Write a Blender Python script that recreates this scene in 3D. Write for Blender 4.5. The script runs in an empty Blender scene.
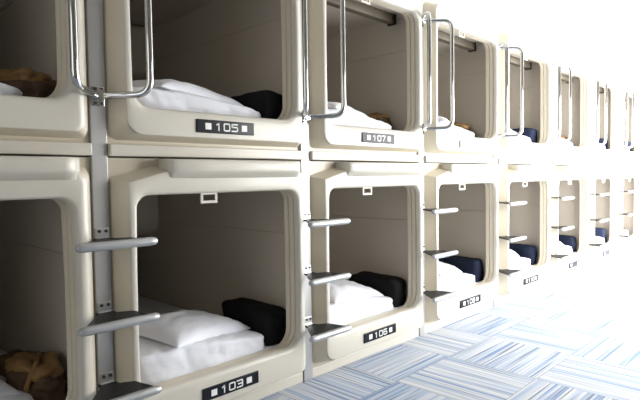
import bpy, bmesh, math, random
from mathutils import Vector, noise
C = bpy.context.scene.collection
W = 1.1            # column pitch
CW = 1.035         # width of a capsule front, posts fill the rest
PI = math.pi

# ------------------------------------------------------------ materials
def mat(name, col, rough=.5, metal=0., coat=0., bump=0., bscale=20., spec=.5, mottled=0., sheen=0.):
    m = bpy.data.materials.new(name); m.use_nodes = True
    nt = m.node_tree; b = nt.nodes['Principled BSDF']
    b.inputs['Base Color'].default_value = (*col, 1)
    b.inputs['Roughness'].default_value = rough
    b.inputs['Metallic'].default_value = metal
    b.inputs['Coat Weight'].default_value = coat
    b.inputs['Coat Roughness'].default_value = .12
    b.inputs['Specular IOR Level'].default_value = spec
    b.inputs['Sheen Weight'].default_value = sheen
    tc = nt.nodes.new('ShaderNodeTexCoord')
    nz = nt.nodes.new('ShaderNodeTexNoise'); nz.inputs['Scale'].default_value = bscale
    nz.inputs['Detail'].default_value = 4
    nt.links.new(tc.outputs['Object'], nz.inputs['Vector'])
    if bump:
        bp = nt.nodes.new('ShaderNodeBump'); bp.inputs['Strength'].default_value = bump
        bp.inputs['Distance'].default_value = .01
        nt.links.new(nz.outputs['Fac'], bp.inputs['Height'])
        nt.links.new(bp.outputs['Normal'], b.inputs['Normal'])
    mx = nt.nodes.new('ShaderNodeMix'); mx.data_type = 'RGBA'
    mx.inputs[6].default_value = (*[c*(1-mottled) for c in col], 1)
    mx.inputs[7].default_value = (*[min(1, c*(1+mottled)) for c in col], 1)
    nt.links.new(nz.outputs['Fac'], mx.inputs[0])
    nt.links.new(mx.outputs[2], b.inputs['Base Color'])
    return m
M = {}
M['bezel'] = mat('cream_plastic', (.60, .57, .50), .36, coat=.2, mottled=.02, bscale=3)
M['shell'] = mat('beige_plastic', (.65, .59, .47), .4, coat=.25, mottled=.04, bscale=3)
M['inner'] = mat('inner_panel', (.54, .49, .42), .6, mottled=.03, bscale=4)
M['steel'] = mat('brushed_steel', (.46, .46, .46), .42, metal=.6, mottled=.04, bscale=8)
M['bar'] = mat('satin_aluminium', (.48, .49, .50), .38, metal=.6)
M['tread'] = mat('dark_rubber_tread', (.014, .014, .016), .5, spec=.3, bump=.3, bscale=90)
M['chrome'] = mat('chrome', (.60, .61, .62), .06, metal=1)
M['zinc'] = mat('bright_zinc', (.72, .73, .74), .28, metal=.85)
M['screw'] = mat('dark_screw', (.06, .06, .06), .4, metal=.6)
M['plate'] = mat('black_plate', (.012, .014, .02), .22, spec=.22)
M['white'] = mat('white_mark', (.80, .80, .78), .4)
M['linen'] = mat('white_linen', (.77, .79, .86), .85, bump=.35, bscale=14, mottled=.02, sheen=.2)
M['cushion'] = mat('black_cloth', (.012, .012, .014), .95, bump=.2, bscale=40, spec=.2)
M['navy'] = mat('navy_cloth', (.010, .015, .034), .9, bump=.3, bscale=25, spec=.2)
M['blue'] = mat('blue_cloth', (.012, .020, .055), .9, bump=.3, bscale=25)
M['brown'] = mat('brown_cloth', (.10, .062, .034), .85, bump=.5, bscale=30, mottled=.35)
M['ochre'] = mat('ochre_leather', (.27, .155, .055), .7, bump=.2, bscale=30, mottled=.2)
M['darkbag'] = mat('dark_canvas', (.03, .025, .022), .9, bump=.3, bscale=40)
M['wall'] = mat('painted_wall', (.66, .65, .62), .85, bump=.05, bscale=60, mottled=.01)
M['ceil'] = mat('painted_ceiling', (.62, .62, .60), .9, bump=.03, bscale=50)
M['wood'] = mat('wood_slat', (.085, .068, .045), .6, mottled=.25, bscale=12)
M['dimwall'] = mat('taupe_wall_paint', (.27, .25, .22), .8, mottled=.03, bscale=5)
M['console'] = mat('white_console', (.82, .80, .74), .5)
M['frame'] = mat('window_frame', (.75, .75, .75), .4)

def carpet():
    m = bpy.data.materials.new('carpet_tiles'); m.use_nodes = True
    nt = m.node_tree; N = nt.nodes; L = nt.links; b = N['Principled BSDF']
    b.inputs['Roughness'].default_value = .95; b.inputs['Specular IOR Level'].default_value = .15
    geo = N.new('ShaderNodeNewGeometry'); sx = N.new('ShaderNodeSeparateXYZ')
    L.new(geo.outputs['Position'], sx.inputs[0])
    def mt(op, a, bb=None, c=None):
        n = N.new('ShaderNodeMath'); n.operation = op
        for i, v in enumerate((a, bb, c)):
            if v is None: continue
            if isinstance(v, (int, float)): n.inputs[i].default_value = v
            else: L.new(v, n.inputs[i])
        return n.outputs[0]
    T = .53
    x = mt('DIVIDE', mt('ADD', sx.outputs[0], -1.378+20*T), T)
    y = mt('DIVIDE', mt('ADD', sx.outputs[1], .375+20*T), T)
    ix = mt('FLOOR', x); iy = mt('FLOOR', y); fx = mt('FRACT', x); fy = mt('FRACT', y)
    par = mt('MODULO', mt('ADD', ix, iy), 2.0)      # 20+20 -> even: stripes along x
    par = mt('GREATER_THAN', par, .5)
    def mixf(f, a, c):
        return mt('ADD', mt('MULTIPLY', a, mt('SUBTRACT', 1.0, f)), mt('MULTIPLY', c, f))
    across = mixf(par, fy, fx); along = mixf(par, fx, fy)
    tid = mt('ADD', mt('MULTIPLY', ix, 7.31), mt('MULTIPLY', iy, 13.77))
    def stripes(nacross, nalong, off):
        cb = N.new('ShaderNodeCombineXYZ')
        L.new(mt('MULTIPLY', across, nacross), cb.inputs[0])
        L.new(mt('MULTIPLY', along, nalong), cb.inputs[1])
        L.new(mt('ADD', tid, off), cb.inputs[2])
        nz = N.new('ShaderNodeTexNoise'); nz.inputs['Scale'].default_value = 1; nz.inputs['Detail'].default_value = 0.6
        L.new(cb.outputs[0], nz.inputs['Vector']); return nz.outputs['Fac']
    def ramp(f, p0, p1):
        r = N.new('ShaderNodeMapRange'); r.inputs[1].default_value = p0; r.inputs[2].default_value = p1
        L.new(f, r.inputs[0]); return r.outputs[0]
    def mixc(f, a, c):
        n = N.new('ShaderNodeMix'); n.data_type = 'RGBA'; L.new(f, n.inputs[0])
        for i, v in ((6, a), (7, c)):
            if isinstance(v, tuple): n.inputs[i].default_value = (*v, 1)
            else: L.new(v, n.inputs[i])
        return n.outputs[2]
    base = mixc(ramp(stripes(14, .35, 0), .38, .62), (.55, .59, .66), (.40, .48, .62))
    c1 = mixc(ramp(stripes(30, .5, 3.1), .53, .70), base, (.22, .31, .50))
    c2 = mixc(ramp(stripes(58, .9, 9.4), .60, .76), c1, (.15, .18, .25))
    c3 = mixc(ramp(stripes(44, .45, 5.7), .52, .68), c2, (.68, .68, .67))
    e = mt('MINIMUM', mt('MINIMUM', fx, mt('SUBTRACT', 1.0, fx)), mt('MINIMUM', fy, mt('SUBTRACT', 1.0, fy)))
    seam = mt('LESS_THAN', e, .006)
    c4 = mixc(mt('MULTIPLY', seam, .45), c3, (.12, .14, .18))
    L.new(c4, b.inputs['Base Color'])
    nz = N.new('ShaderNodeTexNoise'); nz.inputs['Scale'].default_value = 350
    L.new(geo.outputs['Position'], nz.inputs['Vector'])
    bp = N.new('ShaderNodeBump'); bp.inputs['Strength'].default_value = .4; bp.inputs['Distance'].default_value = .004
    L.new(nz.outputs['Fac'], bp.inputs['Height']); L.new(bp.outputs['Normal'], b.inputs['Normal'])
    return m
M['carpet'] = carpet()

# ------------------------------------------------------------ helpers
def new_obj(name, bm, mats, parent=None, smooth=True, angle=40):
    bmesh.ops.recalc_face_normals(bm, faces=bm.faces)
    me = bpy.data.meshes.new(name); bm.to_mesh(me); bm.free()
    if not isinstance(mats, (list, tuple)): mats = [mats]
    for m in mats: me.materials.append(M[m])
    if smooth:
        me.shade_smooth(); me.set_sharp_from_angle(angle=math.radians(angle))
    o = bpy.data.objects.new(name, me); C.objects.link(o)
    if parent: o.parent = parent
    return o
def thing(name, label, cat, loc=(0, 0, 0), group=None):
    o = bpy.data.objects.new(name, None); C.objects.link(o); o.location = loc
    o.empty_display_size = .1
    tag(o, label, cat, group); return o
def tag(o, label, cat, group=None):
    o['label'] = label; o['category'] = cat
    if group: o['group'] = group
    return o
def copy_tree(o, parent=None):
    c = o.copy(); C.objects.link(c)
    if parent: c.parent = parent
    for ch in list(o.children): copy_tree(ch, c)
    return c
def box(bm, x0, x1, y0, y1, z0, z1, bev=0, seg=2):
    v = [bm.verts.new(p) for p in [(x0,y0,z0),(x1,y0,z0),(x1,y1,z0),(x0,y1,z0),(x0,y0,z1),(x1,y0,z1),(x1,y1,z1),(x0,y1,z1)]]
    fs = [bm.faces.new([v[i] for i in f]) for f in [(0,3,2,1),(4,5,6,7),(0,1,5,4),(1,2,6,5),(2,3,7,6),(3,0,4,7)]]
    if bev:
        es = list({e for f in fs for e in f.edges})
        bmesh.ops.bevel(bm, geom=es, offset=bev, segments=seg, affect='EDGES', profile=.5)
def tube(bm, pts, r, n=12, squash=None):
    """sweep a circle along pts; squash=(axis vector, factor)"""
    pts = [Vector(p) for p in pts]; rings = []
    up = Vector((0, 0, 1))
    for i, p in enumerate(pts):
        t = (pts[min(i+1, len(pts)-1)] - pts[max(i-1, 0)]).normalized()
        a = up - t*up.dot(t)
        if a.length < .1: a = Vector((0, 1, 0)) - t*t.y
        a.normalize(); b = t.cross(a)
        if rings and (pb.dot(b) < 0): b = -b; a = -a
        if rings:
            # keep the frame continuous
            a2 = pa - t*pa.dot(t)
            if a2.length > .1: a = a2.normalized(); b = t.cross(a)
        pa, pb = a, b
        rr = r[i] if isinstance(r, (list, tuple)) else r
        rings.append([bm.verts.new(p + (a*math.cos(2*PI*k/n) + b*math.sin(2*PI*k/n))*rr) for k in range(n)])
    for i in range(len(rings)-1):
        for k in range(n):
            bm.faces.new([rings[i][k], rings[i][(k+1)%n], rings[i+1][(k+1)%n], rings[i+1][k]])
    bm.faces.new(rings[0]); bm.faces.new(rings[-1])
def fillet(pts, r, n=6):
    pts = [Vector(p) for p in pts]; out = [pts[0]]
    for i in range(1, len(pts)-1):
        a, b, c = pts[i-1], pts[i], pts[i+1]
        rr = min(r, (a-b).length*.49, (c-b).length*.49)
        p = b + (a-b).normalized()*rr; q = b + (c-b).normalized()*rr
        for k in range(n+1):
            t = k/n; out.append(p*(1-t)**2 + b*2*t*(1-t) + q*t*t)
    out.append(pts[-1]); return out

# rounded outline with a constant number of points, listed bl -> br -> tr -> tl
NA, NS = 7, 9
def outline(xl, xr, zb, zt, rbl, rbr, rtr, rtl, y, bulge=0., notch=None):
    P = []
    def arc(cx, cz, r, a0):
        for k in range(NA):
            a = a0 + (PI/2)*k/(NA-1); P.append([cx+r*math.cos(a), cz+r*math.sin(a)])
    def side(a, b):
        for k in range(1, NS):
            t = k/NS; P.append([a[0]*(1-t)+b[0]*t, a[1]*(1-t)+b[1]*t])
    arc(xl+rbl, zb+rbl, rbl, PI); side((xl+rbl, zb), (xr-rbr, zb))
    arc(xr-rbr, zb+rbr, rbr, 1.5*PI); side((xr, zb+rbr), (xr, zt-rtr))
    arc(xr-rtr, zt-rtr, rtr, 0); side((xr-rtr, zt), (xl+(notch[0] if notch else rtl), zt))
    if notch:      # long slanted upper left corner
        nx, nz = notch
        for k in range(NA):
            t = k/(NA-1); P.append([xl+nx*(1-t), zt-nz*t])
        side((xl, zt-nz), (xl, zb+rbl))
    else:
        arc(xl+rtl, zt-rtl, rtl, PI/2); side((xl, zt-rtl), (xl, zb+rbl))
    zm = (zb+zt)/2; h = (zt-zb)/2; xm = (xl+xr)/2; hw = (xr-xl)/2
    out = []
    for x, z in P:
        u = max(0, 1 - ((z-(zm-.12*h))/(1.1*h))**2)
        x = x + bulge*u*(x-xm)/hw
        out.append(Vector((x, y, z)))
    return out
def loft(bm, rings, mats=None):
    vr = [[bm.verts.new(p) for p in r] for r in rings]; n = len(vr[0])
    for i in range(len(vr)-1):
        for k in range(n):
            try:
                f = bm.faces.new([vr[i][k], vr[i][(k+1)%n], vr[i+1][(k+1)%n], vr[i+1][k]])
                if mats: f.material_index = mats[i]
            except ValueError: pass
    return vr

# ------------------------------------------------------------ capsule
SILL = {0: .235, 1: 1.388}
def make_capsule(up, label):
    t = thing('sleeping_capsule', label, 'capsule', (0, 0, 0), None)
    if up:
        z0, z1 = 1.240, 2.315; ob, ot = 1.388, 2.150
        fz0, fz1 = 1.280, 2.268; notch = None; rtl = .07
    else:
        z0, z1 = .052, 1.186; ob, ot = .237, 1.037
        fz0, fz1 = .095, 1.132; notch = (.18, .046); rtl = .01
    # flat carcass front with the flank of the frame
    bm = bmesh.new()
    R = [outline(.0, CW, z0, z1, .001, .001, .001, .001, .03),
         outline(.0, CW, z0, z1, .001, .001, .001, .001, 0),
         outline(.0005, CW-.008, fz0-.024, min(fz1+.02, z1-.010), .05, .02, .03, rtl, -.0005, 0, notch),
         outline(.0255, CW-.018, fz0-.014, fz1+.010, .055, .028, .04, rtl, -.038, 0, notch),
         outline(.050, CW-.046, fz0-.005, fz1+.003, .065, .034, .05, rtl, -.074, 0, notch)]
    loft(bm, R); new_obj('shell', bm, 'shell', t)
    # cream frame round the opening
    bm = bmesh.new()
    f = dict(rbl=.07, rbr=.034, rtr=.05, rtl=rtl, notch=notch)
    oa = dict(rbl=.075, rbr=.085, rtr=.06, rtl=.055)
    R = [outline(.0495, CW-.044, fz0-.005, fz1+.003, y=-.0735, **f),
         outline(.051, CW-.052, fz0-.003, fz1+.001, y=-.078, **f),
         outline(.055, CW-.064, fz0+.003, fz1-.003, y=-.080, **f),
         outline(.074, .955, ob-.026, ot+.010, y=-.081, bulge=.006, **oa),
         outline(.081, .949, ob-.012, ot+.004, y=-.078, bulge=.006, **oa),
         outline(.085, .944, ob-.003, ot, y=-.069, bulge=.006, **oa),
         outline(.087, .940, ob, ot-.002, y=-.054, bulge=.006, **oa),
         outline(.081, .948, ob-.005, ot+.005, y=-.050, bulge=.006, **oa),
         outline(.086, .939, ob-.002, ot+.002, y=-.046, bulge=.006, **oa),
         outline(.088, .934, ob-.002, ot+.001, y=-.024, bulge=.006, **oa),
         outline(.082, .941, ob-.006, ot+.007, y=-.020, bulge=.006, **oa),
         outline(.087, .931, ob-.004, ot+.004, y=-.016, bulge=.006, **oa),
         outline(.089, .926, ob-.004, ot+.004, y=.006, bulge=.006, **oa),
         outline(.055, .990, ob-.02, ot+.025, y=.008, bulge=.006, **oa)]
    loft(bm, R, [0]*7+[1]*6); new_obj('frame', bm, ['bezel', 'shell'], t, angle=40)
    # the moulded sleeping box inside, with a panel seam running along each side wall
    bm = bmesh.new(); g = .004; zs = (.80 if not up else 1.95)
    xl, xr, zb, zt = .02, 1.015, ob-.05, ot+.035
    prof = [(xl+.03, zb), (xr-.03, zb), (xr-.009, zb+.009), (xr, zb+.03), (xr, zs-g), (xr+g, zs-g*.6), (xr+g, zs+g*.6), (xr, zs+g),
            (xr, zt-.05), (xr-.015, zt-.015), (xr-.05, zt), (xl+.05, zt), (xl+.015, zt-.015), (xl, zt-.05),
            (xl, zs+g), (xl-g, zs+g*.6), (xl-g, zs-g*.6), (xl, zs-g), (xl, zb+.03), (xl+.009, zb+.009)]
    R = [[Vector((x, y, z)) for x, z in prof] for y in (.0, .9, 1.95)]
    vr = loft(bm, R); bm.faces.new(vr[-1])
    new_obj('interior', bm, 'inner', t, angle=35)
    # console over the foot end
    bm = bmesh.new()
    pr_ = fillet([(1.949, zt-.002), (1.46, zt-.002), (1.46, ot-.30), (1.62, ot-.36), (1.949, ot-.36)], .07)
    R = [[Vector((x, p[0], p[1])) for p in pr_] for x in (xl+.002, xr-.002)]
    vr = loft(bm, R); bm.faces.new(vr[0]); bm.faces.new(vr[1])
    new_obj('console', bm, 'console', t)
    # roller blind housing under the top edge, with its pull
    hz = .028 if up else -.004
    bm = bmesh.new(); box(bm, .10, .93, .10, .155, ot-hz, ot+.032, .006)
    h = new_obj('blind_housing', bm, 'wood' if up else 'inner', t)
    bm = bmesh.new(); box(bm, .925, .945, .095, .160, ot-hz-.008, ot+.033, .004)
    new_obj('end_cap', bm, 'tread', h, angle=15)
    bm = bmesh.new(); hx0, hx1, hz0, hz1, yy = .384, .470, ot-.046, ot+.004, -.060
    for a in ((hx0, hx1, hz0, hz0+.012), (hx0, hx1, hz1-.012, hz1), (hx0, hx0+.012, hz0+.012, hz1-.012), (hx1-.012, hx1, hz0+.012, hz1-.012)):
        box(bm, a[0], a[1], yy-.004, yy+.004, a[2], a[3], .001, 1)
    new_obj('pull_handle', bm, 'bezel', t, angle=15)
    if not up:
        # visor above the frame: slanted underside, rounded right end
        bm = bmesh.new(); R = []
        def sec(x, d):
            e_ = min(d, .012)
            return [Vector((x, 0, 1.184)), Vector((x, -d+e_, 1.182)), Vector((x, -d+e_*.3, 1.179)), Vector((x, -d, 1.172)), Vector((x, -d, 1.136)),
                    Vector((x, -d+e_*.3, 1.127)), Vector((x, -d+e_, 1.120)), Vector((x, -min(.079, d*.9), 1.100)), Vector((x, 0, 1.098))]
        for x_, d_ in ((.222, .060), (.223, .086), (.228, .096), (.240, .102), (.26, .105)): R.append(sec(x_, d_))
        for i in range(8): R.append(sec(.24+(.90-.24)*(i+1)/8, .112+.010*(i+1)/8))
        for i in range(1, 9):
            a = PI/2*i/9; R.append(sec(.90+.085*math.sin(a), .122*math.cos(a)))
        vr = loft(bm, R); bm.faces.new(vr[0]); bm.faces.new(vr[-1])
        new_obj('visor', bm, 'bezel', t, angle=45)
        bm = bmesh.new(); box(bm, .002, CW-.002, -.010, .02, .0, .055, .004)
        new_obj('kick_strip', bm, 'bezel', t, angle=15)
    else:
        bm = bmesh.new(); box(bm, .002, CW-.002, -.034, .02, 1.192, 1.239, .004)
        new_obj('base_strip', bm, 'bezel', t, angle=15)
    return t

STROKES = {'1': [(.15, .80, .50, 1), (.50, 1, .50, 0)],
    '0': [(.1, 1, .9, 1), (1, .9, 1, .1), (.9, 0, .1, 0), (0, .1, 0, .9)],
    '3': [(0, 1, .9, 1), (1, .9, 1, .6), (.25, .5, .9, .5), (1, .4, 1, .1), (.9, 0, 0, 0)],
    '5': [(1, 1, 0, 1), (0, 1, 0, .55), (0, .58, .9, .58), (1, .48, 1, .1), (.9, 0, 0, 0)],
    '6': [(.95, 1, .1, 1), (0, .9, 0, .1), (.1, 0, .9, 0), (1, .1, 1, .45), (.9, .55, .1, .55)],
    '7': [(0, 1, 1, 1), (1, 1, .4, 0)],
    '8': [(.1, 1, .9, 1), (1, .9, 1, .6), (1, .4, 1, .1), (.9, 0, .1, 0), (0, .1, 0, .4), (0, .6, 0, .9), (.1, .5, .9, .5)],
    '9': [(.05, 0, .9, 0), (1, .1, 1, .9), (.9, 1, .1, 1), (0, .9, 0, .55), (.1, .45, .9, .45)]}
def make_plate(cap, up, number):
    zc = 1.326 if up else .153
    x0, x1, hz = .357, .668, .029
    y = -.0815
    bm = bmesh.new(); box(bm, x0, x1, y-.005, y+.006, zc-hz, zc+hz, .003)
    p = new_obj('number_plate', bm, 'plate', cap, angle=15)
    for cx in (x0+.058, x1-.058):
        bm = bmesh.new(); box(bm, cx-.015, cx+.015, y-.0064, y-.0045, zc-.014, zc+.014)
        new_obj('square_mark', bm, 'white', p, smooth=False)
    if number:
        dw, dh, st, pitch = .030, .030, .0058, .043
        tx = (x0+x1)/2 - pitch*(len(number)-1)/2
        for ci, ch in enumerate(number):
            bm = bmesh.new()
            for (ax, az, bx, bz) in STROKES[ch]:
                p0 = Vector((tx+ci*pitch+(ax-.5)*dw, zc+(az-.5)*dh)); p1 = Vector((tx+ci*pitch+(bx-.5)*dw, zc+(bz-.5)*dh))
                d = (p1-p0).normalized(); nn = Vector((-d.y, d.x))*st/2; p0 = p0-d*st*.45; p1 = p1+d*st*.45
                q = [p0+nn, p1+nn, p1-nn, p0-nn]
                a = [bm.verts.new((v.x, y-.0064, v.y)) for v in q]; b = [bm.verts.new((v.x, y-.0045, v.y)) for v in q]
                bm.faces.new(a)
                for m_ in range(4): bm.faces.new([a[m_], a[(m_+1) % 4], b[(m_+1) % 4], b[m_]])
            new_obj('digit', bm, 'white', p, smooth=False)
    return p

# ------------------------------------------------------------ ladder post
PC = -.0325
def make_post():
    t = thing('ladder_post', '', 'post', (0, 0, 0))
    bm = bmesh.new(); box(bm, -.064, -.001, -.016, .03, 0, 2.285, .003)
    new_obj('upright', bm, 'steel', t, angle=15)
    bm = bmesh.new(); tube(bm, [(PC+.01, -.006, 2.28), (PC+.01, -.008, 2.33)], .006, 8)
    new_obj('top_pin', bm, 'steel', t)
    for zb in (.886, .599, .320):
        # step: rounded nose bar, dark tapered tread behind it, folded bracket on the post
        bm = bmesh.new(); x0, x1, yb, z = -.208, .092, -.212, zb-.018
        pts = [(x0, yb, z), (x0+.004, yb, z), (x0+.012, yb, z)] + [(x0+.03+(x1-x0-.06)*i/4, yb, z) for i in range(5)] + [(x1-.012, yb, z), (x1-.004, yb, z), (x1, yb, z)]
        tube(bm, pts, [.006, .0115, .015]+[.0165]*5+[.015, .0115, .006], 14)
        s = new_obj('step', bm, 'bar', t)
        bm = bmesh.new(); zt = z+.008
        P = [(-.066, -.016), (-.073, -.06), (-.10, -.085), (-.185, -yb*-1+.008), (.078, -yb*-1+.008), (.05, -.085), (.0, -.06), (-.006, -.016)]
        a = [bm.verts.new((x, y, zt)) for x, y in P]; b = [bm.verts.new((x, y, zt-.008)) for x, y in P]
        bm.faces.new(a); bm.faces.new(b[::-1])
        for i in range(len(P)): bm.faces.new([a[i], a[(i+1)%len(P)], b[(i+1)%len(P)], b[i]])
        new_obj('tread', bm, 'tread', s, smooth=False)
        bm = bmesh.new(); box(bm, -.060, -.005, -.020, -.015, zb-.02, zb+.030, .002)
        box(bm, -.060, -.005, -.030, -.017, zb-.022, zb-.008, .003)
        new_obj('bracket', bm, 'zinc', s, angle=15)
        for sx in (-.045, -.019):
            bm = bmesh.new(); tube(bm, [(sx, -.019, zb+.016), (sx, -.024, zb+.016)], .0062, 10)
            new_obj('screw', bm, 'screw', s)
    # chrome grab loop between two brackets
    zt, zl = 2.140, 1.421; y = -.172; xl, xr = -.176, .102; rd = .0135
    bm = bmesh.new()
    L = fillet([(PC-.012, -.028, zt), (xl, y, zt), (xl, y, zl), (PC-.012, -.028, zl)], .06, 8)
    tube(bm, L, rd, 14)
    R = fillet([(PC+.012, -.028, zt), (xr, y, zt), (xr, y, zl), (PC+.012, -.028, zl)], .06, 8)
    tube(bm, R, rd, 14)
    h = new_obj('grab_rail', bm, 'chrome', t, angle=60)
    for z in (zt, zl):
        bm = bmesh.new(); box(bm, -.058, -.007, -.022, -.015, z-.040, z+.034, .003)
        tube(bm, [(PC, -.015, z), (PC, -.044, z)], .020, 14)
        new_obj('bracket', bm, 'chrome', h)
        for sx in (-.045, -.020):
            for sz in (-.029, .025):
                bm = bmesh.new(); tube(bm, [(sx, -.021, z+sz), (sx, -.025, z+sz)], .0055, 10)
                new_obj('screw', bm, 'screw', h)
    return t

# ------------------------------------------------------------ soft goods
def soft(name, mat_, size, loc, rot=0, pinch=.0, wr=.01, wf=5., seed=0, e=.35, sag=0., tilt=0, flat=None, layers=0, parent=None, cuts=15, fold=0.):
    """a cloth body: superellipsoid block with wrinkles; size = full extents, loc = centre of its base"""
    bm = bmesh.new(); bmesh.ops.create_cube(bm, size=2)
    bmesh.ops.subdivide_edges(bm, edges=bm.edges, cuts=cuts, use_grid_fill=True)
    rnd = Vector((seed*3.7, seed*1.9, seed*5.1)); sx, sy, sz = [s/2 for s in size]
    for v in bm.verts:
        p = v.co.copy()
        # rounded block
        d = (abs(p.x)**(2/e) + abs(p.y)**(2/e) + max(p.z, 0)**(2/e))**(e/2)
        m_ = max(abs(p.x), abs(p.y), max(p.z, 0))
        if d > 0 and p.z > 0: p = p/d
        elif d > 0: p = Vector((p.x*m_/d if m_ else 0, p.y*m_/d if m_ else 0, p.z))   # straight lower flanks, flat base
        if pinch:
            u = max(abs(p.x), abs(p.y)); k = 1 - pinch*max(0, u)**3
            p.z *= k
            c = abs(p.x*p.y); p.x *= 1+.08*c; p.y *= 1+.08*c
        q = Vector((p.x*sx, p.y*sy, p.z*sz))
        nrm = p.normalized()
        w = noise.fractal(q*wf+rnd, 1, 2, 4) * wr
        w2 = (abs(noise.noise(Vector((q.x*wf*1.7, q.y*wf*.8, q.z*wf*2))+rnd)) - .2)*wr*1.2
        if fold:   # fine creases in the cover, running down the sides
            a_ = noise.noise(Vector((q.x*24+q.z*9, q.y*24, q.z*6))+rnd)
            w += fold*(1-abs(a_)*3.2) + (noise.noise(Vector((q.x*7, q.y*7, q.z*22))+rnd))*fold
        if layers:
            ph = (q.z/sz*.5+.5)*layers
            gr = abs(ph - round(ph)); w -= .012*max(0, 1-gr/.12)*(0 if ph < .3 or ph > layers-.3 else 1)
        q += nrm*(w+w2)
        q.z += sz
        if sag: q.z *= 1 - sag*max(0, (q.x/sx+.3)/1.3)**1.3
        q.z = max(q.z, 0)
        v.co = q
    o = new_obj(name, bm, mat_, parent, angle=180)
    o.location = loc; o.rotation_euler = (tilt, 0, rot)
    return o

# ============================================================ BUILD
upper_names = {-1: None, 0: '105', 1: '107', 2: '109'}
lower_names = {-1: None, 0: '103', 1: '106', 2: '108', 3: '110'}
NCOL = 7
ordn = dict(enumerate(['first', 'second', 'third', 'fourth', 'fifth', 'sixth', 'seventh', 'eighth', 'ninth']))
protos = {}
for up in (0, 1):
    for k in range(-1, NCOL):
        row = 'upper' if up else 'lower'; num = (upper_names if up else lower_names).get(k)
        if num and k < 2: lab = f'cream {row} sleeping capsule with black number plate {num}'
        elif (up, k) == (0, 2): lab = 'cream lower sleeping capsule with grey glaring number plate 108'
        elif k == -1: lab = f'cream {row} sleeping capsule cut off by the left edge of the photo'
        else: lab = f'bright {row} sleeping capsule, {ordn[k+1]} from the left in the {row} row'
        if up not in protos: cap = protos[up] = make_capsule(up, lab)
        else: cap = copy_tree(protos[up])
        tag(cap, lab, 'capsule', f'{row} row of sleeping capsules'); cap.location.x = k*W
        (protos.setdefault('list', [])).append((cap, up, k, num))
for cap, up, k, num in protos['list']:
    if k < 6: make_plate(cap, up, num)

post0 = make_post()
for k in range(0, NCOL):
    p = post0 if k == 0 else copy_tree(post0)
    p.location.x = k*W
    lab = {0: 'grey steel ladder post nearest the camera, left of capsules 103 and 105',
           1: 'steel ladder post with chrome rail between capsules 103 and 106',
           2: 'steel ladder post with chrome rail between capsules 106 and 108'}.get(k)
    if not lab: lab = f'bright steel ladder post with chrome rail, {ordn[k]} from the left'
    tag(p, lab, 'ladder', 'ladder posts between the capsules')

# bedding: every capsule has a mattress, a folded duvet and a pillow
def where(up, k):
    row = 'upper' if up else 'lower'
    num = (upper_names if up else lower_names).get(k)
    if num and not (up and k == 2) and k < 3: return f'capsule {num}'
    if k == -1: return f'{row} capsule at the left edge'
    return f'{ordn[k+1]} {row} capsule from the left'
duvets = {}; pillows = {}
def pillow(seed, a=.285, b=.185, h=.058):
    bm = bmesh.new(); n = 34; rnd = Vector((seed*4.3, 9.1, seed*2.2)); top = {}; bot = {}
    for i in range(n+1):
        for j in range(n+1):
            u = -1+2*i/n; w_ = -1+2*j/n
            u = math.sin(u*PI/2); w_ = math.sin(w_*PI/2)
            x = a*u*(1-.07*(1-w_*w_)); y = b*w_*(1-.07*(1-u*u))
            t = (max(0, 1-u**4)*max(0, 1-w_**4))**.5*(1-.12*abs(u))
            wr = noise.noise(Vector((x*9, y*9, 0))+rnd)*.010 + (abs(noise.noise(Vector((x*5+y*9, y*16-x*6, 3))+rnd))-.2)*.014
            top[i, j] = bm.verts.new((x, y, h*1.15*t + wr*t + .020))
            bot[i, j] = top[i, j] if i in (0, n) or j in (0, n) else bm.verts.new((x, y, .020-.020*t))
    for i in range(n):
        for j in range(n):
            bm.faces.new([top[i, j], top[i+1, j], top[i+1, j+1], top[i, j+1]])
            bm.faces.new([bot[i, j], bot[i, j+1], bot[i+1, j+1], bot[i+1, j]])
    return new_obj('pillow', bm, 'linen', angle=180)
mproto = None
for up in (0, 1):
    zb = (1.388 if up else .237)-.0495
    for k in range(-1, NCOL):
        X = k*W; w = where(up, k)
        bm = None
        if mproto is None:
            bm = bmesh.new(); box(bm, .040, .995, .012, 1.90, 0, .035, .012, 3)
            m = mproto = new_obj('mattress', bm, 'linen')
        else:
            m = mproto.copy(); C.objects.link(m)
        m.location = (X, 0, zb); tag(m, f'white sheeted mattress on the floor of the {w}', 'mattress', 'mattresses in the capsules')
        z = zb+.0345
        v = (k+1+up) % 3
        if v not in duvets:
            duvets[v] = soft('folded_duvet', 'linen', (.75, .56, .140), (0, 0, 0), wr=.009, wf=4, seed=v+1, e=.30, sag=.48, cuts=39, fold=.0045)
            pillows[v] = pillow(v); fresh = True
        else: fresh = False
        d = duvets[v] if fresh else duvets[v].copy(); q = pillows[v] if fresh else pillows[v].copy()
        if not fresh: C.objects.link(d); C.objects.link(q)
        d.location = (X+.468, .298, z); d.rotation_euler.z = .03*math.sin(k*2.1+up)
        d.scale.z = .84 if up else 1
        q.location = (X+.50+.02*math.sin(k*3+up), .26, z+(.110 if not up else .092)); q.rotation_euler = (.10, .11, .22+.10*math.sin(k*2.3+up*2+2))
        tag(d, f'folded white duvet lying in the {w}' if w[0] != 'c' else f'folded white duvet lying in {w}', 'duvet', 'folded duvets in the capsules')
        tag(q, f'white pillow on the folded duvet in {"" if w[0] == "c" else "the "}{w}', 'pillow', 'white pillows on the duvets')
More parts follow.
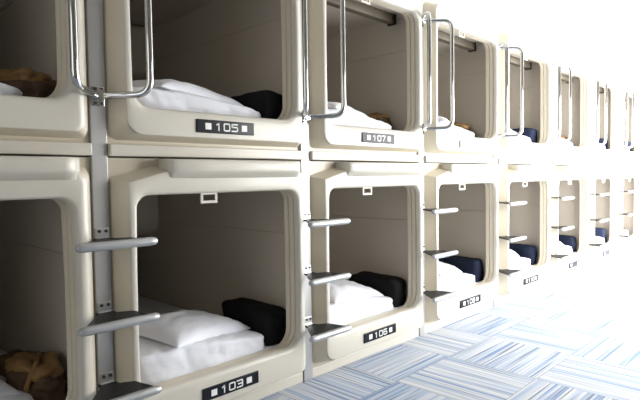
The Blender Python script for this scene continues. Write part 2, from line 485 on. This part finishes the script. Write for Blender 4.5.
# ---- things by the right hand wall of each capsule
CH = (.182, .175)
def side_item(up, k, kind):
    X = k*W; zb = (1.388 if up else .237)-.014; w = where(up, k)
    if kind in ('black', 'navy', 'blue'):
        o = soft('cushion', {'black': 'cushion', 'navy': 'navy', 'blue': 'blue'}[kind], (.165, .42, CH[up]), (X+.922, .262, zb), wr=.012, wf=5, seed=k*2+up+70, e=.3)
        tag(o, f'{kind} cushion behind the bedding in the {w}', 'cushion', 'dark cushions beside the bedding')
    else:
        o = thing('bag', f'brown bag with ochre strap beside the bedding in the {w}' if w[0] != 'c' else f'brown bag with ochre strap beside the bedding in {w}', 'bag', (X+.91, .36, zb), 'brown bags in the capsules')
        soft('body', 'brown', (.19, .46, .13), (0, 0, 0), .0, wr=.03, wf=9, seed=k*3+up+90, e=.6, parent=o)
        soft('flap', 'ochre', (.15, .26, .06), (-.01, -.08, .095), .2, wr=.025, wf=11, seed=k+up+95, e=.6, parent=o)
        bm = bmesh.new()
        tube(bm, [(-.09, -.20, .02), (-.07, -.19, .09), (-.02, -.14, .155), (.03, -.02, .15), (.05, .08, .10)], [.010]*5, 8)
        new_obj('strap', bm, 'ochre', o)
side_item(0, 0, 'black'); side_item(1, 0, 'black'); side_item(0, 1, 'black'); side_item(0, 2, 'navy'); side_item(0, 3, 'navy')
side_item(0, 4, 'navy'); side_item(0, 5, 'blue'); side_item(1, 3, 'blue'); side_item(1, 6, 'blue')
side_item(0, -1, 'brown'); side_item(1, -1, 'brown'); side_item(1, 1, 'brown'); side_item(1, 2, 'brown'); side_item(1, 4, 'brown'); side_item(0, 6, 'brown'); side_item(1, 5, 'blue')
# white cord in the upper left capsule
bm = bmesh.new(); tube(bm, [(-.055, .55, 1.50), (-.055, .55, 1.8), (-.055, .55, 2.182)], .006, 8)
tag(new_obj('pull_cord', bm, 'white'), 'thin white cord hanging in the upper capsule at the left edge', 'cord')

# ------------------------------------------------------------ room
XL, XR, YF, YB, ZC = -3.2, 11.0, -2.5, 2.0, 3.1
def slab(name, x0, x1, y0, y1, z0, z1, m, kind=True, parent=None):
    bm = bmesh.new(); box(bm, x0, x1, y0, y1, z0, z1)
    o = new_obj(name, bm, m, parent, smooth=False)
    if kind: o['kind'] = 'structure'
    return o
slab('floor', XL-.1, XR+.1, YF-.1, YB+.1, -.05, 0, 'carpet')
slab('ceiling', XL-.1, XR+.1, YF-.1, YB+.1, ZC, ZC+.08, 'ceil')
slab('wall_back', XL, XR, .03, .10, 2.325, ZC, 'wall')                # above the capsules
bm = bmesh.new()
box(bm, XL-.1, XL, YF, -2.3, 0, ZC); box(bm, XL-.1, XL, -.4, YB, 0, ZC); box(bm, XL-.1, XL, -2.3, -.4, 0, .3); box(bm, XL-.1, XL, -2.3, -.4, 2.6, ZC)
o = new_obj('wall_left', bm, 'wall', smooth=False); o['kind'] = 'structure'
bm = bmesh.new()
for y in (-2.3, -1.35, -.4): box(bm, XL-.07, XL-.02, y-.03, y+.03, .3, 2.6)
box(bm, XL-.07, XL-.02, -2.3, -.4, .3, .35); box(bm, XL-.07, XL-.02, -2.3, -.4, 2.55, 2.6)
o = new_obj('window_fill', bm, 'frame', smooth=False); o['kind'] = 'structure'  # unseen window added at the near end to let fill light in
slab('wall_capsule_side', XL, -W-.01, .0, .08, 0, 2.325, 'wall')
slab('wall_capsule_end', NCOL*W+.01, XR, .0, .08, 0, 2.325, 'wall')
slab('wall_rear', XL, XR, YB, YB+.08, 0, ZC, 'wall')
# window wall opposite the capsules and at the far end
WX0, WX1, WZ0, WZ1 = 2.4, 10.4, .15, 2.2
WINS = [(2.4, 5.2, 70), (5.5, 7.7, 150), (8.0, 10.4, 230)]; PEND = 200; PLEFT = 18
bm = bmesh.new()
box(bm, XL, WX0, YF-.1, YF, 0, ZC); box(bm, WX1, XR, YF-.1, YF, 0, ZC)
box(bm, 5.2, 5.5, YF-.1, YF, WZ0, WZ1); box(bm, 7.7, 8.0, YF-.1, YF, WZ0, WZ1); box(bm, WX0, WX1, YF-.1, YF, 0, WZ0); box(bm, WX0, WX1, YF-.1, YF, WZ1, ZC)
o = new_obj('wall_front', bm, 'dimwall', smooth=False); o['kind'] = 'structure'
bm = bmesh.new()
box(bm, XR, XR+.1, YF, -2.3, 0, ZC); box(bm, XR, XR+.1, -.4, YB, 0, ZC); box(bm, XR, XR+.1, -2.3, -.4, 0, .1); box(bm, XR, XR+.1, -2.3, -.4, 2.8, ZC)
o = new_obj('wall_right', bm, 'wall', smooth=False); o['kind'] = 'structure'
bm = bmesh.new(); n = 4
for i in range(n+1):
    x = WX0+(WX1-WX0)*i/n; box(bm, x-.03, x+.03, YF-.07, YF-.02, WZ0, WZ1)
box(bm, WX0, WX1, YF-.07, YF-.02, WZ0, WZ0+.05); box(bm, WX0, WX1, YF-.07, YF-.02, WZ1-.05, WZ1)
o = new_obj('window_1', bm, 'frame', smooth=False); o['kind'] = 'structure'
bm = bmesh.new()
for y in (-2.3, -1.35, -.4): box(bm, XR+.02, XR+.07, y-.03, y+.03, .1, 2.8)
box(bm, XR+.02, XR+.07, -2.3, -.4, .1, .15); box(bm, XR+.02, XR+.07, -2.3, -.4, 2.75, 2.8)
o = new_obj('window_2', bm, 'frame', smooth=False); o['kind'] = 'structure'

# ------------------------------------------------------------ light
def area(name, loc, rot, sx, sy, power, col=(1, 1, 1)):
    l = bpy.data.lights.new(name, 'AREA'); l.shape = 'RECTANGLE'; l.size = sx; l.size_y = sy
    l.energy = power; l.color = col
    o = bpy.data.objects.new(name, l); C.objects.link(o); o.location = loc; o.rotation_euler = rot
    return o
for i, (x0, x1, q) in enumerate(WINS):
    area('daylight_side', ((x0+x1)/2, YF-.15, (WZ0+WZ1)/2), (PI/2, 0, 0), x1-x0, WZ1-WZ0, q*(x1-x0), (1, .99, .97))
area('daylight_end', (XR+.15, -1.35, 1.45), (PI/2, 0, PI/2), 1.9, 2.7, PEND, (1, .99, .97))
area('fill_rear', (XL-.15, -1.35, 1.45), (PI/2, 0, -PI/2), 1.9, 2.3, PLEFT, (1, .98, .94))  # fill lamp added behind the camera to brighten the left-facing flanks
w = bpy.data.worlds.new('World'); bpy.context.scene.world = w; w.use_nodes = True
bg = w.node_tree.nodes['Background']; bg.inputs[0].default_value = (.9, .95, 1, 1); bg.inputs[1].default_value = .5

# ------------------------------------------------------------ camera
from mathutils import Matrix
cd = bpy.data.cameras.new('camera'); cam = bpy.data.objects.new('camera', cd); C.objects.link(cam)
cd.sensor_width = 36; cd.lens = 530.23/640*36; cd.clip_start = .05
Rv = Vector((.698233, -.71574479, -.01341938)); Uv = Vector((.03977607, .02007267, .99900698)); Fv = Vector((.71476468, .69807341, -.04248492))
m = Matrix((Rv, Uv, -Fv)).transposed().to_4x4(); m.translation = Vector((-.90267, -2.04389, 1.09770))
cam.matrix_world = m
bpy.context.scene.camera = cam
vs = bpy.context.scene.view_settings
vs.view_transform = 'Standard'; vs.look = 'None'; vs.gamma = 1; vs.use_curve_mapping = False; vs.exposure = 0.10
